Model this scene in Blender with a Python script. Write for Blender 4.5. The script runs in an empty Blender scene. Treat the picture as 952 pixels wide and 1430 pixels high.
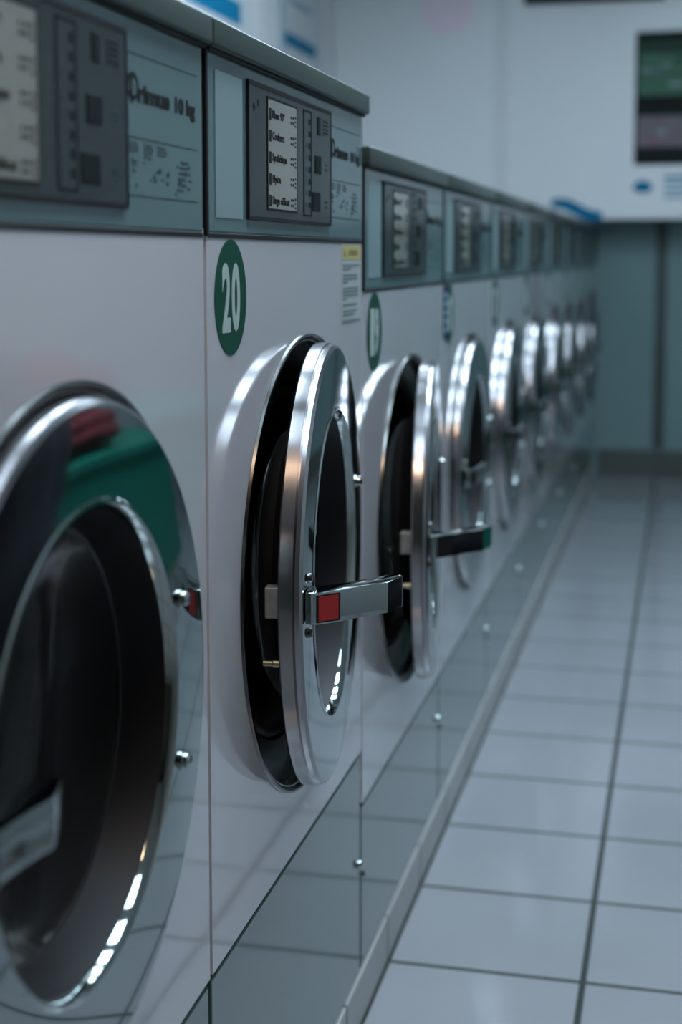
import bpy, bmesh, math, random
from mathutils import Vector, Matrix
random.seed(7)
PI = math.pi
scene = bpy.context.scene
COL = scene.collection

# ------------------------------------------------------------------ materials
def mat(name, color, rough=0.4, metal=0.0, spec=0.5, coat=0.0, emit=None, estr=0.0,
        noise=0.0, nscale=8.0, rnoise=0.0, trans=0.0, ior=1.45, bump=0.0, bscale=40.0, stretch=None):
    m = bpy.data.materials.new(name); m.use_nodes = True
    nt = m.node_tree; b = nt.nodes['Principled BSDF']
    b.inputs['Base Color'].default_value = (*color, 1)
    b.inputs['Roughness'].default_value = rough
    b.inputs['Metallic'].default_value = metal
    b.inputs['Specular IOR Level'].default_value = spec
    b.inputs['Coat Weight'].default_value = coat
    b.inputs['Coat Roughness'].default_value = 0.05
    b.inputs['Transmission Weight'].default_value = trans
    b.inputs['IOR'].default_value = ior
    if emit:
        b.inputs['Emission Color'].default_value = (*emit, 1)
        b.inputs['Emission Strength'].default_value = estr
    if noise or rnoise or bump:
        tc = nt.nodes.new('ShaderNodeTexCoord'); mp = nt.nodes.new('ShaderNodeMapping')
        nt.links.new(tc.outputs['Object'], mp.inputs['Vector'])
        if stretch: mp.inputs['Scale'].default_value = stretch
        nz = nt.nodes.new('ShaderNodeTexNoise'); nz.inputs['Scale'].default_value = nscale
        nz.inputs['Detail'].default_value = 4
        nt.links.new(mp.outputs['Vector'], nz.inputs['Vector'])
        if noise:
            mx = nt.nodes.new('ShaderNodeMix'); mx.data_type = 'RGBA'
            mx.inputs['A'].default_value = (*[c * (1 - noise) for c in color], 1)
            mx.inputs['B'].default_value = (*[min(1, c * (1 + noise)) for c in color], 1)
            nt.links.new(nz.outputs['Fac'], mx.inputs['Factor'])
            nt.links.new(mx.outputs['Result'], b.inputs['Base Color'])
        if rnoise:
            mr = nt.nodes.new('ShaderNodeMapRange')
            mr.inputs['To Min'].default_value = max(0, rough - rnoise)
            mr.inputs['To Max'].default_value = rough + rnoise
            nt.links.new(nz.outputs['Fac'], mr.inputs['Value'])
            nt.links.new(mr.outputs['Result'], b.inputs['Roughness'])
        if bump:
            n2 = nt.nodes.new('ShaderNodeTexNoise'); n2.inputs['Scale'].default_value = bscale
            nt.links.new(mp.outputs['Vector'], n2.inputs['Vector'])
            bp = nt.nodes.new('ShaderNodeBump'); bp.inputs['Strength'].default_value = bump
            bp.inputs['Distance'].default_value = 0.002
            nt.links.new(n2.outputs['Fac'], bp.inputs['Height'])
            nt.links.new(bp.outputs['Normal'], b.inputs['Normal'])
    return m

M = {}
M['white'] = mat('white_enamel', (.55, .54, .555), .06, spec=.8, coat=.7, noise=.03, nscale=3, rnoise=.02)
M['grey'] = mat('grey_painted_sheet', (.072, .134, .117), .10, spec=.55, coat=.5, noise=.06, nscale=4, rnoise=.03)
M['panel'] = mat('grey_control_panel', (.092, .158, .16), .2, spec=.5, coat=.2, noise=.05, nscale=5, rnoise=.04)
M['cap'] = mat('dark_grey_cap', (.032, .050, .040), .33, spec=.35, noise=.15, nscale=6, rnoise=.06)
M['body'] = mat('grey_cabinet_side', (.06, .065, .062), .45, noise=.1)
M['display'] = mat('grey_display_plate', (.026, .036, .034), .2, spec=.25, noise=.06)
M['black'] = mat('black_plastic', (.010, .010, .011), .5, spec=.2, noise=.2)
M['rubber'] = mat('black_rubber', (.014, .0135, .0135), .42, spec=.3, noise=.2, nscale=20)
M['pale'] = mat('pale_blank_strip', (.185, .27, .272), .35, noise=.03)
M['lcd'] = mat('cream_programme_sheet', (.225, .225, .19), .16, coat=.3, noise=.04)
M['ink'] = mat('black_ink', (.010, .012, .011), .6, spec=.1, noise=.1)
M['faint'] = mat('grey_ink', (.035, .062, .064), .6, spec=.1, noise=.1)
M['btn'] = mat('dark_button', (.008, .014, .014), .6, spec=.08, noise=.1)
M['chrome'] = mat('polished_steel', (.34, .385, .378), .055, metal=1, noise=.02, nscale=6, rnoise=.012, bump=.015, bscale=5)
M['brushed'] = mat('brushed_steel_rim', (.34, .335, .34), .21, metal=1, noise=.05, nscale=30, rnoise=.03)
M['darksteel'] = mat('dark_stainless_collar', (.10, .105, .10), .22, metal=1, noise=.1, nscale=12, rnoise=.04)
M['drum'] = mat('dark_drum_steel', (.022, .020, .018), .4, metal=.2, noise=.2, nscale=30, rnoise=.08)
M['brass'] = mat('brass_pin', (.40, .36, .25), .35, metal=1, noise=.1)
M['latch'] = mat('dull_zinc', (.42, .42, .38), .42, metal=.7, noise=.3, nscale=120)
M['red'] = mat('red_label', (.33, .017, .018), .3, noise=.05)
M['navy'] = mat('navy_sticker', (.015, .028, .055), .6, spec=.15, noise=.1)
M['green'] = mat('green_sticker', (.003, .058, .036), .6, spec=.12, noise=.06)
M['number'] = mat('pale_number_film', (.36, .44, .41), .6, spec=.12, noise=.03)
M['paper'] = mat('white_notice_paper', (.35, .385, .37), .5, noise=.03)
M['yellow'] = mat('yellow_notice_band', (.42, .36, .14), .5, noise=.03)
M['greytext'] = mat('grey_print', (.14, .18, .19), .5, noise=.05)
M['yink'] = mat('olive_print', (.22, .19, .06), .5, noise=.05)
M['wallw'] = mat('white_wall_paint', (.87, .90, .90), .3, spec=.4, noise=.02, nscale=2)
M['walll'] = mat('white_left_wall_paint', (.83, .85, .87), .5, noise=.02, nscale=2)
M['wallgrey'] = mat('grey_green_lower_wall', (.20, .305, .305), .22, noise=.05, nscale=3)
M['skirt'] = mat('dark_skirting', (.085, .105, .095), .4, noise=.1)
M['joint'] = mat('grey_joint', (.80, .83, .83), .5, noise=.05)
M['jointd'] = mat('dark_joint', (.06, .085, .08), .5, noise=.05)
M['rwall'] = mat('grey_wall', (.36, .38, .38), .5, noise=.06, nscale=2)
M['rear'] = mat('dark_olive_wall', (.045, .042, .03), .6, noise=.1, nscale=2)
M['ceil'] = mat('white_ceiling', (.70, .72, .72), .7, noise=.03)
M['blue'] = mat('blue_lettering', (.004, .19, .35), .6, spec=.1, noise=.04)
M['bluepale'] = mat('pale_blue_print', (.22, .42, .52), .5, noise=.04)
M['poster'] = mat('poster_paper', (.66, .71, .73), .45, noise=.03)
M['pink'] = mat('pale_pink_glow', (.96, .79, .87), .4, noise=.02)
M['frame'] = mat('dark_frame', (.016, .021, .021), .6, spec=.1, noise=.1)
M['benchgreen'] = mat('green_bench_panel', (.009, .16, .112), .4, spec=.3, noise=.06)
M['cloth_red'] = mat('red_cloth', (.14, .015, .022), .85, noise=.25, nscale=14, bump=.3)
M['cloth_dark'] = mat('dark_cloth', (.012, .012, .018), .8, noise=.3, nscale=10, bump=.3)
M['housing'] = mat('white_lamp_housing', (.75, .76, .76), .5, noise=.02)
M['cool'] = mat('cool_lamp_diffuser', (.8, .8, .8), .5, emit=(.66, .83, 1.0), estr=18.0)
M['warm'] = mat('warm_lamp_diffuser', (.8, .8, .8), .5, emit=(1.0, .68, .46), estr=26.0)
for k in ('cool', 'warm'):
    # faint unevenness of the diffuser sheet
    nt = M[k].node_tree; b = nt.nodes['Principled BSDF']
    nz = nt.nodes.new('ShaderNodeTexNoise'); nz.inputs['Scale'].default_value = 3
    mr = nt.nodes.new('ShaderNodeMapRange')
    s = b.inputs['Emission Strength'].default_value
    mr.inputs['To Min'].default_value = s * .9; mr.inputs['To Max'].default_value = s * 1.1
    nt.links.new(nz.outputs['Fac'], mr.inputs['Value'])
    nt.links.new(mr.outputs['Result'], b.inputs['Emission Strength'])

def glass_material():
    m = bpy.data.materials.new('dark_door_glass'); m.use_nodes = True
    nt = m.node_tree; b = nt.nodes['Principled BSDF']
    b.inputs['Base Color'].default_value = (.14, .135, .13, 1)
    b.inputs['Roughness'].default_value = .03
    b.inputs['Transmission Weight'].default_value = .9
    b.inputs['IOR'].default_value = 1.10
    b.inputs['Specular IOR Level'].default_value = .25
    nz = nt.nodes.new('ShaderNodeTexNoise'); nz.inputs['Scale'].default_value = 5
    mr = nt.nodes.new('ShaderNodeMapRange')
    mr.inputs['To Min'].default_value = .02; mr.inputs['To Max'].default_value = .06
    nt.links.new(nz.outputs['Fac'], mr.inputs['Value'])
    nt.links.new(mr.outputs['Result'], b.inputs['Roughness'])
    return m
M['glass'] = glass_material()

TILE = .2994; TILEX = .3105; GX = -.1325; GY = 2.258
def tile_material(name, ua, ub, base, grout, gw, rough, coat=0.0):
    """square tiles; ua/ub = (axis, offset) of the two grout directions (ub None: one direction)"""
    m = bpy.data.materials.new(name); m.use_nodes = True
    nt = m.node_tree; N = nt.nodes; L = nt.links; b = N['Principled BSDF']
    tc = N.new('ShaderNodeTexCoord'); sp = N.new('ShaderNodeSeparateXYZ')
    L.new(tc.outputs['Object'], sp.inputs[0])
    def math_(op, a, bb=None, clamp=False):
        n = N.new('ShaderNodeMath'); n.operation = op; n.use_clamp = clamp
        for i, v in enumerate((a, bb)):
            if v is None: continue
            if isinstance(v, (int, float)): n.inputs[i].default_value = v
            else: L.new(v, n.inputs[i])
        return n.outputs[0]
    masks = []; cells = []
    for spec in (ua, ub):
        if spec is None: continue
        ax, off = spec; TL = TILEX if ax == 0 else TILE
        u = math_('DIVIDE', math_('SUBTRACT', sp.outputs[ax], off), TL)
        fr = math_('FRACT', math_('ADD', u, 100.5))
        d = math_('MULTIPLY', math_('ABSOLUTE', math_('SUBTRACT', fr, .5)), TL)   # distance to the grout line
        mr = N.new('ShaderNodeMapRange'); mr.interpolation_type = 'SMOOTHSTEP'
        mr.inputs['From Min'].default_value = gw * .38; mr.inputs['From Max'].default_value = gw * .62
        L.new(d, mr.inputs['Value']); masks.append(mr.outputs['Result'])
        cells.append(math_('FLOOR', math_('ADD', u, 100)))
    mask = masks[0] if len(masks) == 1 else math_('MULTIPLY', masks[0], masks[1])
    cell = cells[0] if len(cells) == 1 else math_('ADD', math_('MULTIPLY', cells[0], 17.3), cells[1])
    wn = N.new('ShaderNodeTexWhiteNoise'); wn.noise_dimensions = '1D'; L.new(cell, wn.inputs['W'])
    nz = N.new('ShaderNodeTexNoise'); nz.inputs['Scale'].default_value = 6; nz.inputs['Detail'].default_value = 5
    L.new(tc.outputs['Object'], nz.inputs['Vector'])
    var = math_('ADD', math_('MULTIPLY', wn.outputs['Value'], .05), math_('MULTIPLY', nz.outputs['Fac'], .10))
    bright = math_('ADD', var, .92)
    tcol = N.new('ShaderNodeMix'); tcol.data_type = 'RGBA'; tcol.blend_type = 'MULTIPLY'
    tcol.inputs['Factor'].default_value = 1; tcol.inputs['A'].default_value = (*base, 1)
    cb = N.new('ShaderNodeCombineColor')
    for i in range(3): L.new(bright, cb.inputs[i])
    L.new(cb.outputs[0], tcol.inputs['B'])
    mx = N.new('ShaderNodeMix'); mx.data_type = 'RGBA'
    mx.inputs['A'].default_value = (*grout, 1)
    L.new(tcol.outputs['Result'], mx.inputs['B']); L.new(mask, mx.inputs['Factor'])
    L.new(mx.outputs['Result'], b.inputs['Base Color'])
    rr = N.new('ShaderNodeMapRange'); rr.inputs['To Min'].default_value = .75
    rr.inputs['To Max'].default_value = rough; L.new(mask, rr.inputs['Value'])
    L.new(rr.outputs['Result'], b.inputs['Roughness'])
    b.inputs['Coat Weight'].default_value = coat; b.inputs['Coat Roughness'].default_value = .12
    bp = N.new('ShaderNodeBump'); bp.inputs['Strength'].default_value = .5; bp.inputs['Distance'].default_value = .0015
    L.new(mask, bp.inputs['Height']); L.new(bp.outputs['Normal'], b.inputs['Normal'])
    return m
M['floor'] = tile_material('white_floor_tiles', (0, GX), (1, GY), (.31, .325, .345), (.018, .027, .022), .0108, .14, coat=.45)
M['plinth'] = tile_material('white_skirting_tiles', (1, GY), None, (.44, .445, .43), (.09, .10, .09), .007, .4)

# ------------------------------------------------------------------ geometry helpers
def obj(name, bm, mats, parent=None, smooth=None, loc=None):
    if not isinstance(mats, (list, tuple)): mats = [mats]
    me = bpy.data.meshes.new(name)
    bmesh.ops.recalc_face_normals(bm, faces=bm.faces)
    if smooth is not None:
        bm.normal_update()
        for f in bm.faces: f.smooth = True
        for e in bm.edges:
            if len(e.link_faces) == 2 and e.calc_face_angle(0) > smooth: e.smooth = False
    bm.to_mesh(me); bm.free()
    for m in mats: me.materials.append(M[m] if isinstance(m, str) else m)
    o = bpy.data.objects.new(name, me); COL.objects.link(o)
    if parent: o.parent = parent
    if loc: o.location = loc
    return o

def box(bm, x0, x1, y0, y1, z0, z1, r=0.0, mi=0, seg=2):
    before = set(bm.faces)
    v = [bm.verts.new((x, y, z)) for x in (x0, x1) for y in (y0, y1) for z in (z0, z1)]
    F = [(0, 1, 3, 2), (4, 6, 7, 5), (0, 4, 5, 1), (2, 3, 7, 6), (0, 2, 6, 4), (1, 5, 7, 3)]
    fs = [bm.faces.new([v[i] for i in f]) for f in F]
    if r > 0:
        es = list({e for f in fs for e in f.edges})
        bmesh.ops.bevel(bm, geom=es, offset=r, segments=seg, affect='EDGES', profile=.5)
    for f in bm.faces:
        if f not in before: f.material_index = mi

def lathe(bm, prof, cy, cz, seg=112, mi=None, cx=0.0):
    """revolve (radius, x) profile round the +x axis through (cy, cz); mi = material index per profile span"""
    rings = []
    for r, x in prof:
        if r < 1e-6: rings.append([bm.verts.new((cx + x, cy, cz))])
        else: rings.append([bm.verts.new((cx + x, cy + r * math.cos(a), cz + r * math.sin(a)))
                            for a in (2 * PI * i / seg for i in range(seg))])
    for k in range(len(rings) - 1):
        a, b = rings[k], rings[k + 1]
        for i in range(seg):
            j = (i + 1) % seg
            if len(a) == 1 and len(b) == 1: continue
            if len(a) == 1: f = bm.faces.new((a[0], b[i], b[j]))
            elif len(b) == 1: f = bm.faces.new((a[i], a[j], b[0]))
            else: f = bm.faces.new((a[i], a[j], b[j], b[i]))
            if mi: f.material_index = mi[k]

def plate_with_hole(bm, x0, x1, y0, y1, z0, z1, cy, cz, r, seg=128):
    """a thick rectangular plate in the yz plane with a round hole"""
    angs = sorted({2 * PI * i / seg for i in range(seg)} |
                  {math.atan2(z - cz, y - cy) % (2 * PI) for y in (y0, y1) for z in (z0, z1)})
    def rim(a):
        c, s = math.cos(a), math.sin(a); t = 1e9
        if c > 1e-9: t = min(t, (y1 - cy) / c)
        if c < -1e-9: t = min(t, (y0 - cy) / c)
        if s > 1e-9: t = min(t, (z1 - cz) / s)
        if s < -1e-9: t = min(t, (z0 - cz) / s)
        return cy + t * c, cz + t * s
    L = []
    for x in (x1, x0):
        L.append([bm.verts.new((x, *rim(a))) for a in angs])
        L.append([bm.verts.new((x, cy + r * math.cos(a), cz + r * math.sin(a))) for a in angs])
    n = len(angs)
    for i in range(n):
        j = (i + 1) % n
        bm.faces.new((L[0][i], L[0][j], L[1][j], L[1][i]))
        bm.faces.new((L[2][i], L[2][j], L[3][j], L[3][i]))
        bm.faces.new((L[0][i], L[0][j], L[2][j], L[2][i]))
        bm.faces.new((L[1][i], L[1][j], L[3][j], L[3][i]))

def text_bm(bm, s, plane, a0, a1, b0, b1, depth, mi=0, bold=0.0, thick=.0004):
    """flat lettering; plane 'x+' faces +x (a = y, b = z), 'y-' faces -y (a = x, b = z)"""
    cu = bpy.data.curves.new('t', 'FONT'); cu.body = s; cu.offset = bold; cu.resolution_u = 4
    to = bpy.data.objects.new('t', cu); COL.objects.link(to)
    dg = bpy.context.evaluated_depsgraph_get()
    me = bpy.data.meshes.new_from_object(to.evaluated_get(dg))
    bpy.data.objects.remove(to); bpy.data.curves.remove(cu)
    xs = [v.co.x for v in me.vertices]; ys = [v.co.y for v in me.vertices]
    mx, Mx, my, My = min(xs), max(xs), min(ys), max(ys)
    before = set(bm.faces); vb = len(bm.verts)
    t2 = bmesh.new(); t2.from_mesh(me); bpy.data.meshes.remove(me)
    vs = {}
    for v in t2.verts:
        a = a0 + (v.co.x - mx) / (Mx - mx) * (a1 - a0); b = b0 + (v.co.y - my) / max(My - my, 1e-6) * (b1 - b0)
        for k, dd in ((0, depth), (1, depth + thick)):
            vs[(v.index, k)] = bm.verts.new((dd, a, b) if plane == 'x+' else (a, -dd, b))
    for f in t2.faces:
        for k in (0, 1):
            try: bm.faces.new([vs[(v.index, k)] for v in f.verts])
            except ValueError: pass
    for e in t2.edges:
        if len(e.link_faces) == 1:
            i, j = e.verts[0].index, e.verts[1].index
            try: bm.faces.new((vs[(i, 0)], vs[(j, 0)], vs[(j, 1)], vs[(i, 1)]))
            except ValueError: pass
    t2.free()
    for f in bm.faces:
        if f not in before: f.material_index = mi

def disc(bm, x, cy, cz, ry, rz, th, seg=64, mi=0):
    before = set(bm.faces)
    A = [[bm.verts.new((x + d, cy + ry * math.cos(2 * PI * i / seg), cz + rz * math.sin(2 * PI * i / seg)))
          for i in range(seg)] for d in (0, th)]
    bm.faces.new(A[0]); bm.faces.new(A[1])
    for i in range(seg):
        j = (i + 1) % seg; bm.faces.new((A[0][i], A[0][j], A[1][j], A[1][i]))
    for f in bm.faces:
        if f not in before: f.material_index = mi

def prism(bm, pts, z0, z1, bev=0.0, mi=0):
    before = set(bm.faces)
    A = [[bm.verts.new((x, y, z)) for x, y in pts] for z in (z0, z1)]
    fs = [bm.faces.new(A[0]), bm.faces.new(A[1])]
    for i in range(len(pts)):
        j = (i + 1) % len(pts); fs.append(bm.faces.new((A[0][i], A[0][j], A[1][j], A[1][i])))
    if bev:
        bmesh.ops.recalc_face_normals(bm, faces=fs)
        es = {e for f in fs[:2] for e in f.edges}
        for f in fs[2:]:
            for e in f.edges:
                if len(e.link_faces) == 2 and e.calc_face_angle(0) > .35: es.add(e)
        bmesh.ops.bevel(bm, geom=list(es), offset=bev, segments=2, affect='EDGES', profile=.6)
    for f in bm.faces:
        if f not in before: f.material_index = mi

def NB(): return bmesh.new()
def empty(name, loc):
    o = bpy.data.objects.new(name, None); COL.objects.link(o); o.location = loc
    o.empty_display_size = .1
    return o
def tag(o, label, cat, group=None, kind=None):
    o['label'] = label; o['category'] = cat
    if group: o['group'] = group
    if kind: o['kind'] = kind
    return o
def struct(o): o['kind'] = 'structure'; return o
def part_material(o, old, new):
    """give this copy of a part a mesh of its own with one material changed"""
    o.data = o.data.copy()
    for i, m in enumerate(o.data.materials):
        if m == M[old]: o.data.materials[i] = M[new]
def copy_tree(o, parent=None):
    c = o.copy(); COL.objects.link(c)
    if parent: c.parent = parent
    for ch in list(o.children): copy_tree(ch, c)
    return c

# ------------------------------------------------------------------ layout constants (metres, floor z = 0)
FX = -.444          # plane of the white machine fronts
Y0 = 1.3551         # seam between the two nearest machines
P = .71             # machine pitch
DROP = .069         # the machines from number 19 on stand this much lower
BACK = 7.80

# ------------------------------------------------------------------ room
def slab(name, m, *b, r=0):
    bm = NB(); box(bm, *b, r=r); return struct(obj(name, bm, m))
slab('floor', 'floor', -1.75, 1.35, -1.6, 8.0, -.05, 0)
slab('ceiling', 'ceil', -1.95, 1.55, -1.8, 8.0, 2.70, 2.78)
slab('wall_left', 'walll', -1.85, -1.75, -1.6, 8.0, 0, 2.70)
slab('wall_right', 'rwall', 1.35, 1.45, -1.6, 8.0, 0, 2.70)
slab('wall_rear', 'rear', -1.75, 1.35, -1.7, -1.6, 0, 2.70)
wb = slab('wall_back', 'wallgrey', -1.75, 1.35, BACK, BACK + .1, 0, 1.312)
# the white upper part of the far wall stands forward of the grey lower part
wu = slab('wall_back_upper', 'wallw', -1.75, 1.35, 7.5, BACK + .1, 1.312, 2.70)
bm = NB(); box(bm, -.95, -.875, 7.4965, 7.4995, 1.313, 2.69, r=.001)
struct(obj('trim_1', bm, 'joint'))
bm = NB(); box(bm, -.155, -.095, BACK - .006, BACK - .0005, .145, 1.30, r=.002)
struct(obj('trim_2', bm, 'jointd'))
bm = NB(); box(bm, -.43, 1.34, BACK - .014, BACK - .0005, 0.0005, .14, r=.003)
struct(obj('baseboard_back', bm, 'skirt'))
# tiled plinth under the row of machines
bm = NB(); box(bm, -1.25, FX + .002, -1.0, 7.76, .0005, .076, r=.003)
struct(obj('baseboard_left', bm, 'plinth'))
# ------------------------------------------------------------------ one washing machine
CYD, CZD = .383, .759           # centre of the door in machine coordinates (tall machine)
HINGE = .212
def ring_pt(e, n): return (n, e)

DOOR_CACHE = {}
def make_machine(name, loc, drop, kick, number, door_deg, red=False):
    root = empty(name, loc)
    d = drop
    cz = CZD - d
    zb, zt = 1.1497 - d, 1.3235 - d         # control panel
    # cabinet
    bm = NB()
    box(bm, -.74, -.03, .006, .704, .078, 1.335 - d, r=.006)
    # cut nothing: the drum sits in front part, so the cabinet front is set back behind the drum mouth
    body = obj('cabinet', bm, 'body', root)
    for v in body.data.vertices:
        if v.co.x > -.3: v.co.x -= .43      # shallow rear box; the drum occupies the front half
    bm = NB()
    for (a, b) in ((.004, .010), (.700, .706)):
        box(bm, -.47, -.020, a, b, .078, zt, r=.001)
    box(bm, -.47, -.020, .010, .700, .078, .084); box(bm, -.47, -.012, .010, .700, zt - .01, zt + .01)
    obj('side_panel', bm, 'body', root)
    # white front with round opening
    bm = NB(); plate_with_hole(bm, -.018, 0, .0040, .7060, kick + .0045, zb + .004, CYD, cz, .268)
    obj('front_panel', bm, 'white', root, smooth=.5)
    # grey lower panel, its lock and screw
    bm = NB(); box(bm, -.018, -.0015, .0052, .7048, .078, kick - .0025, r=.0015)
    kp = obj('kick_panel', bm, 'grey', root)
    bm = NB(); lathe(bm, [(.0065, -.0012), (.0065, .003), (.0045, .0055), (0, .006)], .693, .247, seg=24)
    obj('lock', bm, 'chrome', kp, smooth=.7)
    bm = NB(); lathe(bm, [(.004, -.0012), (.004, .0015), (.0025, .003), (0, .003)], .010, .222, seg=20)
    obj('screw', bm, 'darksteel', kp, smooth=.7)
    # control panel
    bm = NB(); box(bm, -.06, .006, .0075, .7035, zb, zt + .003, r=.0025)
    cp = obj('control_panel', bm, 'panel', root, loc=(-.005, 0, 0))
    bm = NB(); box(bm, -.015, .0058, .0085, .7025, zb - .0045, zb - .0002)
    obj('panel_shadow_line', bm, 'black', cp)  # black strip standing in for the shadow line under the control panel
    bm = NB(); box(bm, -.015, .0075, .0004, .0072, zb - .003, zt, r=.001)
    obj('panel_end_strip', bm, 'black', cp)
    bm = NB(); box(bm, -.745, .0105, .0006, .7094, zt, zt + .0272, r=.0032, seg=3)
    obj('top_cap', bm, 'cap', root, smooth=.9)
    bm = NB(); box(bm, -.05, .0050, .004, .706, zt - .0035, zt, r=.0008)
    obj('cap_shadow_gap', bm, 'black', root)
    # pale blank strip on the panel
    bm = NB(); box(bm, .0062, .0068, .030, .1205, zb + .0155, zt - .018)
    obj('blank_strip', bm, 'pale', cp)
    # display plate
    q = -d + 1.127
    bm = NB(); box(bm, .0060, .0088, .1365, .5010, .0400 + q, .1800 + q, r=.0012)
    dp = obj('display_plate', bm, 'display', cp)
    bm = NB()
    for b in ((.1350, .5025, .1770 + q, .1815 + q), (.1350, .5025, .0385 + q, .0425 + q),
              (.1350, .1372, .0385 + q, .1815 + q), (.4998, .5025, .0385 + q, .1815 + q)):
        box(bm, .0060, .0094, *b)
    obj('display_frame', bm, 'black', dp)
    # programme sheet with its writing
    zl0, zl1 = .0525 + q, .1690 + q
    bm = NB(); box(bm, .0087, .0095, .2070, .3285, zl0, zl1)
    for b in ((.2052, .3300, zl1, zl1 + .0022), (.2052, .3300, zl0 - .0022, zl0), (.2052, .2068, zl0, zl1), (.3287, .3300, zl0, zl1)):
        box(bm, .0087, .0098, *b, mi=1)
    rows = [('Blanc 90°', .274), ('Couleurs', .273), ('Synthétique', .284), ('Nylon', .257), ('Linge délicat', .294)]
    H = zl1 - zl0
    for i, (w, y1) in enumerate(rows):
        zc = zl1 - H * (.135 + .1985 * i)
        box(bm, .0095, .0098, .2105, .2195, zc - .0062, zc + .0062, mi=1)
        lo = -.0062 if any(ch in w for ch in 'gqy') else -.0038
        text_bm(bm, w, 'x+', .2240, y1, zc + lo, zc + .0052, .0095, mi=1, bold=.012)
        for k in range(2):
            for j in range(2):
                zz = zc + .0035 - .0062 * k; yy = .3010 + .0085 * j
                box(bm, .0095, .0098, yy, yy + (.0055 if (i + j + k) % 3 else .0035), zz - .0014, zz + .0014, mi=1)
        for k in range(3):
            zz = zc + .0045 - .0048 * k
            box(bm, .0095, .0098, .3195, .3245 - .001 * (k % 2), zz - .0011, zz + .0013, mi=1)
    obj('programme_sheet', bm, ['lcd', 'ink'], dp)
    # diamond and bar marks at the top left of the plate
    bm = NB()
    A = [bm.verts.new((.0090, y, z + q)) for y, z in ((.1560, .1495), (.1610, .1550), (.1560, .1605), (.1510, .1550))]
    bm.faces.new(A); box(bm, .0088, .0091, .1690, .1740, .1570 + q, .1640 + q)
    obj('plate_mark', bm, 'ink', dp)
    # indicator strip
    bm = NB(); box(bm, .0087, .0091, .3635, .3975, .0500 + q, .1700 + q)
    for b in ((.3625, .3985, .1700 + q, .1722 + q), (.3625, .3985, .0480 + q, .0500 + q), (.3625, .3638, .05 + q, .17 + q), (.3972, .3985, .05 + q, .17 + q)):
        box(bm, .0087, .0096, *b, mi=1)
    for i in range(8):
        zz = (.1590 - .0140 * i) + q
        box(bm, .0091, .0095, .3860, .3935, zz - .0034, zz + .0034, mi=2)
        if i > 1: box(bm, .0091, .0093, .3720, .3760, zz - .0026, zz + .0026, mi=3)
    obj('indicator_strip', bm, ['display', 'ink', 'btn', 'faint'], dp)
    # buttons and windows at the right of the plate
    for nm, y0, y1, z0, z1 in (('small_button', .4300, .4440, .1475, .1690), ('square_button', .4180, .4470, .1005, .1225),
                               ('square_button', .4060, .4420, .0550, .0780)):
        bm = NB(); box(bm, .0086, .0098, y0, y1, z0 + q, z1 + q, r=.0005)
        obj(nm, bm, 'btn', dp)
    bm = NB(); box(bm, .0086, .0092, .4600, .4860, .1485 + q, .1690 + q)
    for i in range(4):
        box(bm, .0092, .0095, .4625, .4835, .1510 + q + .0047 * i, .1530 + q + .0047 * i, mi=1)
    obj('coin_label', bm, ['display', 'btn'], dp)
    for za in (.106, .060):
        bm = NB()
        for z in (0, .006): box(bm, .0088, .0091, .4700, .4830, za + z + q, za + z + .003 + q)
        obj('printed_note', bm, 'faint', dp)
    # lettering to the right
    bm = NB()
    zc = .1390 + q; yc = .5220; R1, R2, B1, B2 = .0135, .0092, .0115, .0078      # big looped P
    n = 40
    ro = [(yc + R1 * math.cos(2 * PI * i / n), zc + B1 * math.sin(2 * PI * i / n)) for i in range(n)]
    ri = [(yc + R2 * math.cos(2 * PI * i / n), zc + B2 * math.sin(2 * PI * i / n)) for i in range(n)]
    VO = [bm.verts.new((.0064, *p)) for p in ro]; VI = [bm.verts.new((.0064, *p)) for p in ri]
    for i in range(n):
        j = (i + 1) % n; bm.faces.new((VO[i], VO[j], VI[j], VI[i]))
    box(bm, .0060, .0064, .5165, .5215, .1255 + q, .1465 + q)
    text_bm(bm, 'rimus', 'x+', .5330, .6120, .1270 + q, .1420 + q, .0060, bold=.05)
    text_bm(bm, '10 kg', 'x+', .6260, .6810, .1225 + q, .1410 + q, .0060, bold=.05)
    obj('brand_lettering', bm, 'ink', cp)
    # two scribed lines and the sheet of pictograms
    bm = NB()
    for z in (.1650, .0975, .0500): box(bm, .0060, .0063, .5080, .6860, z + q, z + q + .0010)
    rnd = random.Random(3)
    for i in range(3):
        for k in range(3): box(bm, .0060, .0063, .512 + .034 * i, .512 + .034 * i + rnd.uniform(.018, .026), .0945 - .0032 * k + q - .002, .0945 - .0032 * k + q - .0005)
    for i in range(34):
        y = rnd.uniform(.512, .665); z = rnd.uniform(.053, .082); w = rnd.uniform(.002, .009); h = rnd.uniform(.0008, .0035)
        box(bm, .0060, .0063, y, y + w, z + q, z + h + q)
    for i in range(6):
        z = .083 - .005 * i; box(bm, .0060, .0063, .640 - .002 * i, .662 - .003 * i, z + q, z + q + .0022)
    obj('pictogram_sheet', bm, 'faint', cp)
    # ---- door surround: steel collar, rubber gasket, drum
    bm = NB()
    lathe(bm, [(.266, -.010), (.2768, .0004), (.2762, .0038), (.2735, .0045), (.2690, .0005), (.2630, -.0150), (.2500, -.0235),
               (.2180, -.0265), (.2160, -.034), (.2160, -.060)], CYD, cz)
    collar = obj('door_collar', bm, 'darksteel', root, smooth=.6)
    bm = NB()
    lathe(bm, [(.2165, -.033), (.2120, -.0265), (.2060, -.0250), (.1990, -.0280), (.1955, -.0360), (.1950, -.075), (.205, -.085)], CYD, cz)
    obj('gasket', bm, 'rubber', root, smooth=.8)
    bm = NB()
    lathe(bm, [(.205, -.083), (.2600, -.090), (.2600, -.40), (.250, -.42), (.10, -.425), (0, -.43)], CYD, cz)
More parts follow.
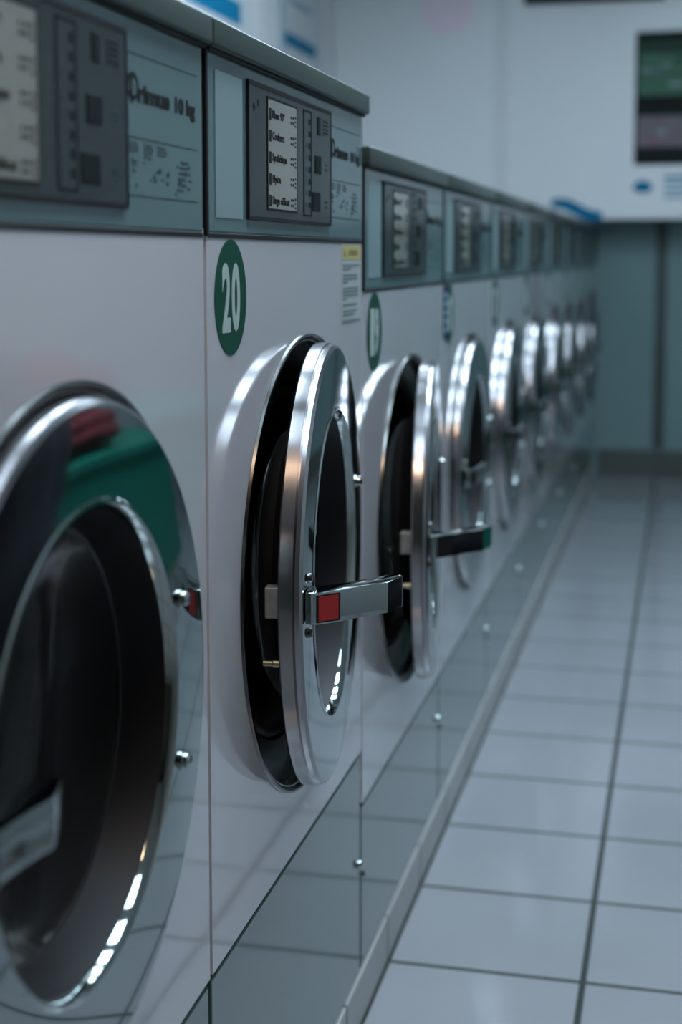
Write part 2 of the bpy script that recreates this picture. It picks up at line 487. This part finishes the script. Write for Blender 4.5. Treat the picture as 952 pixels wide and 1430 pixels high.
    drum = obj('drum', bm, 'drum', root, smooth=.6)
    # keeper plate and bolts on the near side of the collar
    bm = NB()
    box(bm, -.030, -.012, CYD - .258, CYD - .238, cz - .022, cz + .022, r=.002)
    box(bm, -.030, -.006, CYD - .256, CYD - .252, cz - .016, cz + .016, r=.001)
    obj('keeper_plate', bm, 'darksteel', collar, smooth=.6)
    for z in (.041, -.041):
        bm = NB(); lathe(bm, [(.0075, -.030), (.0075, -.012), (.005, -.007), (0, -.006)], CYD - .244, cz + z, seg=24)
        obj('keeper_bolt', bm, 'chrome', collar, smooth=.7)
    # hinge on the far side
    for z in (-.0765, .0705):
        bm = NB(); box(bm, -.016, .002, CYD + .2575, CYD + .2685, cz + z - .022, cz + z + .022, r=.003)
        obj('hinge', bm, 'darksteel', root, smooth=.6)
    # ---- door, built round its hinge line so that it can stand open
    hx, hy = .0185, CYD + HINGE
    bm = NB(); c = -HINGE
    lathe(bm, [(.1660, -.050), (.1720, -.034), (.1790, -.010), (.1815, -.0022), (.1840, .0006), (.1868, .0006), (.1885, -.0006), (.1900, -.0006),
               (.2565, -.0006), (.2585, -.0008), (.2625, -.0040), (.2640, -.0085), (.2632, -.0100), (.2654, -.0112), (.2654, -.0245),
               (.2640, -.0265), (.2300, -.0275), (.1900, -.0275), (.1800, -.040), (.1660, -.050)], c, 0,
          mi=[0, 0, 1, 1, 1, 1, 1, 1, 1, 2, 2, 2, 2, 2, 2, 0, 0, 0, 0])
    # first two spans are the black inner wall of the port, spans 12-15 the brushed rim
    door = obj('door', bm, ['black', 'chrome', 'brushed'], root, smooth=.45, loc=(hx, hy, cz))
    bm = NB()
    prof = [(.168, -.046)] + [(.166 * math.cos(t), -.050 - .045 * math.sin(t)) for t in [PI / 2 * i / 10 for i in range(1, 11)]]
    prof2 = [(max(r - .006, 0), x + .006) for r, x in reversed(prof[1:-1])]
    prof2 = [(0, prof[-1][1] + .006)] + prof2 + [(.162, -.046), (.168, -.046)]
    lathe(bm, prof + prof2, c, 0)
    obj('door_glass', bm, 'glass', door, smooth=.7)
    # lever handle: hinged at the near edge, folds flat along the ring when shut
    near = [(.000, -.2480), (.011, -.2515), (.035, -.2310), (.053, -.2105), (.068, -.1960), (.081, -.1850), (.0945, -.1520)]
    far = [(.0905, -.1405), (.0770, -.1450), (.056, -.1700), (.035, -.1935), (.018, -.2060), (.000, -.2120)]
    hw = .0172
    bm = NB(); piv = (.010, -.2420)
    pts = [(n, e + c) for n, e in near + far]
    prism(bm, pts, -hw, hw, bev=.0022)
    handle = obj('handle', bm, ['chrome'], door, smooth=.6)
    # red label on the near face of the lever
    bm = NB()
    (n0, e0), (n1, e1) = near[1], near[2]
    tx, ty = n1 - n0, e1 - e0; ln = math.hypot(tx, ty); tx /= ln; ty /= ln; ox, oy = ty, -tx
    if oy > 0: ox, oy = -ox, -oy
    def lp(t, off): return (n0 + tx * t * ln + ox * off, e0 + ty * t * ln + oy * off + c)
    prism(bm, [lp(.06, .0002), lp(1.0, .0002), lp(1.0, .0006), lp(.06, .0006)], -.0148, .0148, mi=0)
    if red: prism(bm, [lp(.14, .0004), lp(.92, .0004), lp(.92, .0010), lp(.14, .0010)], -.0132, .0132, mi=1)
    lab = obj('red_handle_label', bm, ['black', 'red'], handle)
    # bake label into the handle mesh so that the lever stays one sub-part
    hb = bmesh.new(); hb.from_mesh(handle.data); k0 = len(hb.faces)
    hb.from_mesh(lab.data); hb.faces.ensure_lookup_table()
    for f in hb.faces[k0:]: f.material_index += 1
    hb.to_mesh(handle.data); hb.free()
    handle.data.materials.append(M['black']); handle.data.materials.append(M['red'])
    bpy.data.objects.remove(lab)
    # turn the lever about its own pivot when the door is shut
    pv = Vector((piv[0], piv[1] + c, 0))
    for v in handle.data.vertices: v.co -= pv
    handle.location = pv
    handle.rotation_euler = (0, 0, R_FOLD if door_deg < 1.5 else 0)
    for e, z in ((.1925, .070), (.1925, -.076)):
        bm = NB(); lathe(bm, [(.0085, -.002), (.0085, .0015), (.0068, .0018), (.0066, .006), (.004, .0085), (0, .009)], e + c, z, seg=28)
        obj('hinge_bolt', bm, 'chrome', door, smooth=.7)
    for z in (.0275, -.0325):
        bm = NB(); lathe(bm, [(.0055, -.002), (.0055, .002), (.0035, .0045), (0, .005)], -.2225 + c, z, seg=24)
        obj('handle_screw', bm, 'darksteel', door, smooth=.7)
    bm = NB(); box(bm, -.0430, -.0270, c - .2480, c - .2300, -.0120, .0210, r=.0012)
    obj('latch_block', bm, 'latch', door)
    bm = NB(); lathe(bm, [(.0042, -.027), (.0042, -.036), (.0030, -.037), (.0030, -.047), (0, -.048)], c - .2350, -.064, seg=20)
    obj('latch_pin', bm, 'brass', door, smooth=.7)
    door.rotation_euler = (0, 0, math.radians(door_deg))
    # ---- number sticker
    if number: add_number(root, number, d)
    return root

R_FOLD = math.radians(37)
def add_number(root, number, d, parts=None):
    zc = 1.0865 - d; y = .0810
    bm = NB(); disc(bm, .0002, y, zc, .0535, .0580, .0005)
    st = obj('number_sticker', bm, 'green', root)
    bm = NB()
    text_bm(bm, number[0], 'x+', y - .0305, y - .0030, zc - .0345, zc + .0345, .0007, bold=.035)
    w0 = .0030
    text_bm(bm, number[1], 'x+', y + .0015, y + .0295, zc - .0345, zc + .0345, .0007, bold=.035)
    obj('number', bm, 'number', st)

GROUP = 'coin washing machines in one row'
def m_label(o, text): tag(o, text, 'washing machine', GROUP)

w20 = make_machine('washing_machine', (FX, Y0, 0), 0, .409, None, 5.4, red=True)
wA = copy_tree(w20); wA.location = (FX, Y0 - P, 0)
m_label(wA, 'nearest white washing machine, cut by the left edge, door shut, handle folded flat')
def set_door(root, deg):
    for ch in root.children:
        if ch.name.startswith('door') and not ch.name.startswith('door_collar'):
            ch.rotation_euler = (0, 0, math.radians(deg))
            for g in ch.children:
                if g.name.startswith('handle') and not g.name.startswith('handle_screw'):
                    g.rotation_euler = (0, 0, R_FOLD if deg < 1.5 else 0)
set_door(wA, 0)
for dd in wA.children:
    for g in dd.children:
        if g.name.startswith('handle') and not g.name.startswith('handle_screw'): part_material(g, 'red', 'black')
add_number(w20, '20', 0)
m_label(w20, 'white washing machine with green number 20 sticker and a red label on its handle')
# notice with a yellow heading, at the top right of number 20
bm = NB(); zt_ = 1.127 + .0165; zb_ = 1.127 - .0855
box(bm, .0001, .0006, .5760, .6960, zb_, zt_, mi=0)
box(bm, .0006, .0009, .5800, .6940, zt_ - .0200, zt_ - .0012, mi=1)
text_bm(bm, 'ATTENTION', 'x+', .615, .672, zt_ - .0145, zt_ - .0070, .0009, mi=2, bold=.02)
T = [bm.verts.new((.0011, y, z)) for y, z in ((.586, zt_ - .0160), (.600, zt_ - .0160), (.593, zt_ - .0060))]
f = bm.faces.new(T); f.material_index = 2
zz = zt_ - .0265
for para in ((.105, .05), (.088, .092, .03), (.098, .095, .094, .02), (.090,), (.085, .070), (.1,)):
    for w in para:
        box(bm, .0006, .0009, .5830, .5830 + w * .98, zz - .0030, zz, mi=3); zz -= .0047
    zz -= .0036
obj('notice_label', bm, ['paper', 'yellow', 'yink', 'greytext'], w20)

w19 = make_machine('washing_machine', (FX, Y0 + P, 0), DROP, .3264, None, 6.9)
proto_low = w19
names = ['18', '17', '16', '15', '14', '13', '12']
lows = [copy_tree(w19) for _ in names]
add_number(w19, '19', DROP)
m_label(w19, 'lower white washing machine with green number 19 sticker, door ajar beside number 20')
texts = ['white washing machine with a navy sticker overlapping its green one, beyond number 19',
         'white washing machine directly beyond the one with the navy sticker',
         'fourth of the lower white washing machines, blurred, halfway down the lower row',
         'fifth of the lower white washing machines, blurred, door rim catching the light',
         'sixth of the lower white washing machines, third from the far wall',
         'seventh of the lower white washing machines, last but one before the far wall',
         'last white washing machine of the row, standing right against the far wall']
for i, (o, nmb, tx) in enumerate(zip(lows, names, texts)):
    o.location = (FX, Y0 + P * (2 + i), 0)
    set_door(o, (0.4, 1.0, 0.2, .8, .3, .6, .2)[i])
    add_number(o, nmb, DROP)
    m_label(o, tx)
# navy sticker with upright light lettering on number 18
bm = NB(); z0, z1 = 1.036 - DROP + .005, 1.127 + .016 - DROP
box(bm, .0009, .0014, .0080, .0680, z0, z1, mi=0)
for k in range(5):
    zc = z0 + .012 + k * (z1 - z0 - .02) / 5
    box(bm, .0014, .0017, .022, .050 + .006 * (k % 2), zc, zc + .010, mi=1)
obj('navy_sticker', bm, ['navy', 'bluepale'], lows[0])

# ------------------------------------------------------------------ signs on the walls, and a painted glow
# two notices on the left wall above the machines
def left_poster(name, y0, y1, z0, z1, words, ty0, ty1, tz0, tz1, label):
    bm = NB(); box(bm, -1.7498, -1.742, y0, y1, z0, z1, r=.001, mi=0)
    text_bm(bm, words, 'x+', ty0, ty1, tz0, tz1, -1.742, mi=1, bold=.04, thick=.002) if words else None
    o = obj(name, bm, ['poster', 'blue', 'bluepale'])
    tag(o, label, 'poster')
    return o
def bands(o, *bs):
    bm = bmesh.new(); bm.from_mesh(o.data)
    for (y0, y1, z0, z1, mi) in bs: box(bm, -1.742, -1.7405, y0, y1, z0, z1, mi=mi)
    bm.to_mesh(o.data); bm.free()
p1 = left_poster('wall_poster', 4.85, 5.95, 1.98, 2.66, '', 0, 0, 0, 0, 'white poster with a long blue band at its foot, nearer one on the left wall')
bands(p1, (4.95, 5.80, 2.035, 2.125, 1), (5.0, 5.7, 2.25, 2.29, 2), (5.0, 5.6, 2.36, 2.40, 2))
p2 = left_poster('wall_poster', 6.38, 7.16, 2.00, 2.66, '', 0, 0, 0, 0, 'white poster with a short blue band, on the left wall beside the far corner')
bands(p2, (6.47, 7.03, 2.06, 2.12, 1), (6.40, 6.44, 2.02, 2.64, 2), (6.55, 6.95, 2.25, 2.28, 2), (6.55, 6.9, 2.36, 2.39, 2))

YB = 7.5
def bpt(bm, x0, x1, z0, z1, d0, d1, mi=0, r=0): box(bm, x0, x1, YB - d1, YB - d0, z0, z1, mi=mi, r=r)
# dark framed board at the top of the picture (only its lower edge shows)
bm = NB(); bpt(bm, -.80, -.135, 2.352, 2.66, .0005, .03, 0, .004); bpt(bm, -.77, -.165, 2.385, 2.63, .03, .032, 1)
tag(obj('framed_board', bm, ['frame', 'greytext']), 'dark framed board high on the far wall, only its lower edge in view', 'board')
# photo poster with dark bands
root = empty('photo_poster', (0, YB, 1.57))
bm = NB(); bpt(bm, -.262, .36, 1.572, 2.204, .0005, .012, 0, .002)
for v in bm.verts: v.co -= Vector((0, YB, 1.57))
obj('board', bm, 'frame', root)
bm = NB()
rnd = random.Random(11)
def pb(x0, x1, z0, z1, mi, dd=.0125): bpt(bm, x0, x1, z0, z1, .012, dd, mi)
pb(-.250, .35, 2.10, 2.165, 3)
pb(-.250, .35, 1.90, 2.10, 0)
pb(-.250, .35, 1.655, 1.805, 1)
for i in range(26):
    x = rnd.uniform(-.24, .3); z = rnd.uniform(1.91, 2.08); pb(x, x + rnd.uniform(.03, .09), z, z + rnd.uniform(.008, .022), rnd.choice((4, 4, 2, 0, 3)), .0127 + .00005 * i)
for i in range(16):
    x = rnd.uniform(-.23, .3); z = rnd.uniform(1.66, 1.775); pb(x, x + rnd.uniform(.03, .07), z, z + rnd.uniform(.01, .03), rnd.choice((1, 5, 4)), .0127 + .00005 * i)
for v in bm.verts: v.co -= Vector((0, YB, 1.57))
pm = [mat('poster_green', (.085, .18, .12), .6, noise=.2, spec=.12), mat('poster_mauve', (.21, .185, .20), .6, noise=.2, spec=.12), mat('poster_slate', (.12, .19, .24), .6, noise=.2, spec=.12),
      mat('poster_dark_green', (.035, .07, .05), .6, noise=.2, spec=.12), mat('poster_pale', (.26, .36, .34), .6, spec=.12, noise=.1), mat('poster_rose', (.30, .10, .14), .6, noise=.2, spec=.12)]
obj('picture', bm, pm, root)
tag(root, 'dark poster with green and pink pictures at the right edge of the far wall', 'poster')
# blue drop mark and small blue text under the poster
bm = NB()
n = 28; A = []
for k, dd in enumerate((.0006, .002)):
    A.append([bm.verts.new((-.219 + .046 * math.cos(2 * PI * i / n), YB - dd, 1.461 + .03 * math.sin(2 * PI * i / n) * (1 + .15 * math.sin(2 * PI * i / n)))) for i in range(n)])
bm.faces.new(A[0]); bm.faces.new(A[1])
for i in range(n):
    j = (i + 1) % n; bm.faces.new((A[0][i], A[0][j], A[1][j], A[1][i]))
tag(obj('blue_sign', bm, 'blue'), 'small round blue mark on the white far wall, below the dark poster', 'sticker')
bm = NB()
for k in range(4): bpt(bm, -.115, .25 - .04 * (k % 2), 1.500 - .030 * k, 1.516 - .030 * k, .0005, .002, 0 if k < 1 else 1)
tag(obj('notice_sign', bm, ['blue', 'bluepale']), 'block of small blue print beside the round blue mark on the far wall', 'notice')
# blue wave-shaped lettering low on the far wall, partly behind the machine tops
bm = NB()
n = 24; top = []; bot = []
for i in range(n + 1):
    t = i / n; x = -.66 + .25 * t
    zc = 1.388 - .060 * t + .012 * math.sin(t * 2 * PI); h = .018 + .014 * math.sin(PI * t)
    top.append((x, zc + h)); bot.append((x, zc - h))
prof = top + bot[::-1]
A = [[bm.verts.new((x, YB - dd, z)) for x, z in prof] for dd in (.0006, .002)]
for k in (0, 1):
    for i in range(n): bm.faces.new((A[k][i], A[k][i + 1], A[k][2 * n - i], A[k][2 * n + 1 - i]))
m_ = len(prof)
for i in range(m_):
    j = (i + 1) % m_; bm.faces.new((A[0][i], A[0][j], A[1][j], A[1][i]))
tag(obj('blue_wave_sign', bm, 'blue'), 'blue wave-shaped sign low on the far wall, just above the last machine tops', 'sign')
# pale pink disc painted in for a lamp's glow reflected on the wall
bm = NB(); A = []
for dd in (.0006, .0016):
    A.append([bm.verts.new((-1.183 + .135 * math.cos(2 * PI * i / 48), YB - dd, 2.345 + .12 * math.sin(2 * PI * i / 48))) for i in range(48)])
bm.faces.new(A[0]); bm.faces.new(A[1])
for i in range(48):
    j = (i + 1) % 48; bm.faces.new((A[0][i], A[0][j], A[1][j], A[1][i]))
tag(obj('pink_glow_disc', bm, 'pink'), 'pale pink disc painted as reflected lamp glow, high on the white far wall', 'sticker')

# ------------------------------------------------------------------ across the aisle (seen mirrored in the door rings)
root = empty('folding_bench', (.62, 2.9, 0))
bm = NB(); box(bm, 0, .40, 0, 1.95, .62, .66, r=.006); obj('bench_top', bm, 'benchgreen', root)
bm = NB(); box(bm, .02, .05, .02, 1.93, .17, .62, r=.004); obj('front_panel', bm, 'benchgreen', root)
bm = NB(); box(bm, .05, .36, .04, 1.91, 0, .17, r=.004); obj('base', bm, 'plinth', root)
tag(root, 'green panelled bench across the aisle, mirrored in the nearest door ring', 'bench')
def cloth(name, m, cx, cy, z0, sx, sy, sz, label, cat, seed):
    rn = random.Random(seed); bm = NB()
    bmesh.ops.create_icosphere(bm, subdivisions=4, radius=1)
    ph = [rn.uniform(0, 6) for _ in range(8)]
    for v in bm.verts:
        p = v.co.copy(); k = 1 + .10 * math.sin(5 * p.x + ph[0]) * math.sin(4 * p.y + ph[1]) + .07 * math.sin(9 * p.z + ph[2] + 4 * p.x) + .04 * math.sin(14 * p.y + ph[3])
        z = p.z * k
        if z < -.75: z = -.75
        v.co = (cx + p.x * k * sx, cy + p.y * k * sy, z0 + (z + .75) * sz)
    o = obj(name, bm, m, smooth=2.0); tag(o, label, cat); return o
cloth('red_cloth', 'cloth_red', .82, 3.75, .661, .14, .40, .11, 'crumpled red cloth lying on the green bench across the aisle', 'cloth', 2)
cloth('dark_figure_standin', 'cloth_dark', .50, 2.42, .001, .20, .46, .62, 'dark slouching stand-in for a mirrored person, on the floor beside the green bench', 'stand-in', 5)  # dark form added for its reflection, in place of a standing person

# ------------------------------------------------------------------ ceiling lamps
def lamp(x0, x1, y0, y1, kind, label):
    r = empty('ceiling_lamp', ((x0 + x1) / 2, (y0 + y1) / 2, 2.70)); hx, hy = (x1 - x0) / 2, (y1 - y0) / 2
    bm = NB(); box(bm, -hx - .03, hx + .03, -hy - .03, hy + .03, -.035, -.0005, r=.004); obj('housing', bm, 'housing', r)
    bm = NB(); box(bm, -hx, hx, -hy, hy, -.045, -.035, r=.003); obj('diffuser', bm, kind, r)
    tag(r, label, 'lamp', 'ceiling lamps'); return r
ords = ['nearest', 'second', 'third', 'fourth', 'farthest']
for i, y in enumerate((1.25, 2.2, 3.15, 4.1, 5.05)):
    lamp(-.30, .34, y - .30, y + .30, 'cool', f'{ords[i]} of the five cool white ceiling lamps along the aisle')
lamp(-1.22, -1.08, 4.5, 5.7, 'cool', 'unseen cool fill light added above the gap behind the machines')  # extra light added to brighten the left wall and upper far wall
lamp(-.35, .05, .25, .6, 'warm', 'warm white ceiling lamp above the front end of the aisle')

# ------------------------------------------------------------------ world, camera, view
w = bpy.data.worlds.new('world'); scene.world = w; w.use_nodes = True
w.node_tree.nodes['Background'].inputs[0].default_value = (.6, .8, 1, 1)
w.node_tree.nodes['Background'].inputs[1].default_value = .02

cam = bpy.data.cameras.new('camera'); co = bpy.data.objects.new('camera', cam); COL.objects.link(co)
F_PX, YAW, PITCH, ROLL = 2084.4449, .2361, .1021, -.0009
PCX, PCY = 455.3548, 572.3119
cam.sensor_fit = 'VERTICAL'; cam.sensor_height = 36.0; cam.sensor_width = 24.0
cam.lens = F_PX / 1430 * 36
cam.shift_x = (476 - PCX) / 1430
cam.shift_y = (PCY - 715) / 1430
cam.clip_start = .02
fw = Vector((-math.sin(YAW) * math.cos(PITCH), math.cos(YAW) * math.cos(PITCH), -math.sin(PITCH)))
rt = Vector((math.cos(YAW), math.sin(YAW), 0)); up = rt.cross(fw)
cr, sr = math.cos(ROLL), math.sin(ROLL)
rt2 = rt * cr + up * sr; up2 = up * cr - rt * sr
mw = Matrix((rt2, up2, -fw)).transposed().to_4x4(); mw.translation = (0, 0, 1.127)
co.matrix_world = mw
cam.dof.use_dof = True; cam.dof.focus_distance = 1.60; cam.dof.aperture_fstop = 3.4
scene.camera = co
vs = scene.view_settings
vs.view_transform = 'Standard'; vs.look = 'None'; vs.gamma = 1; vs.exposure = 0.03; vs.use_curve_mapping = False
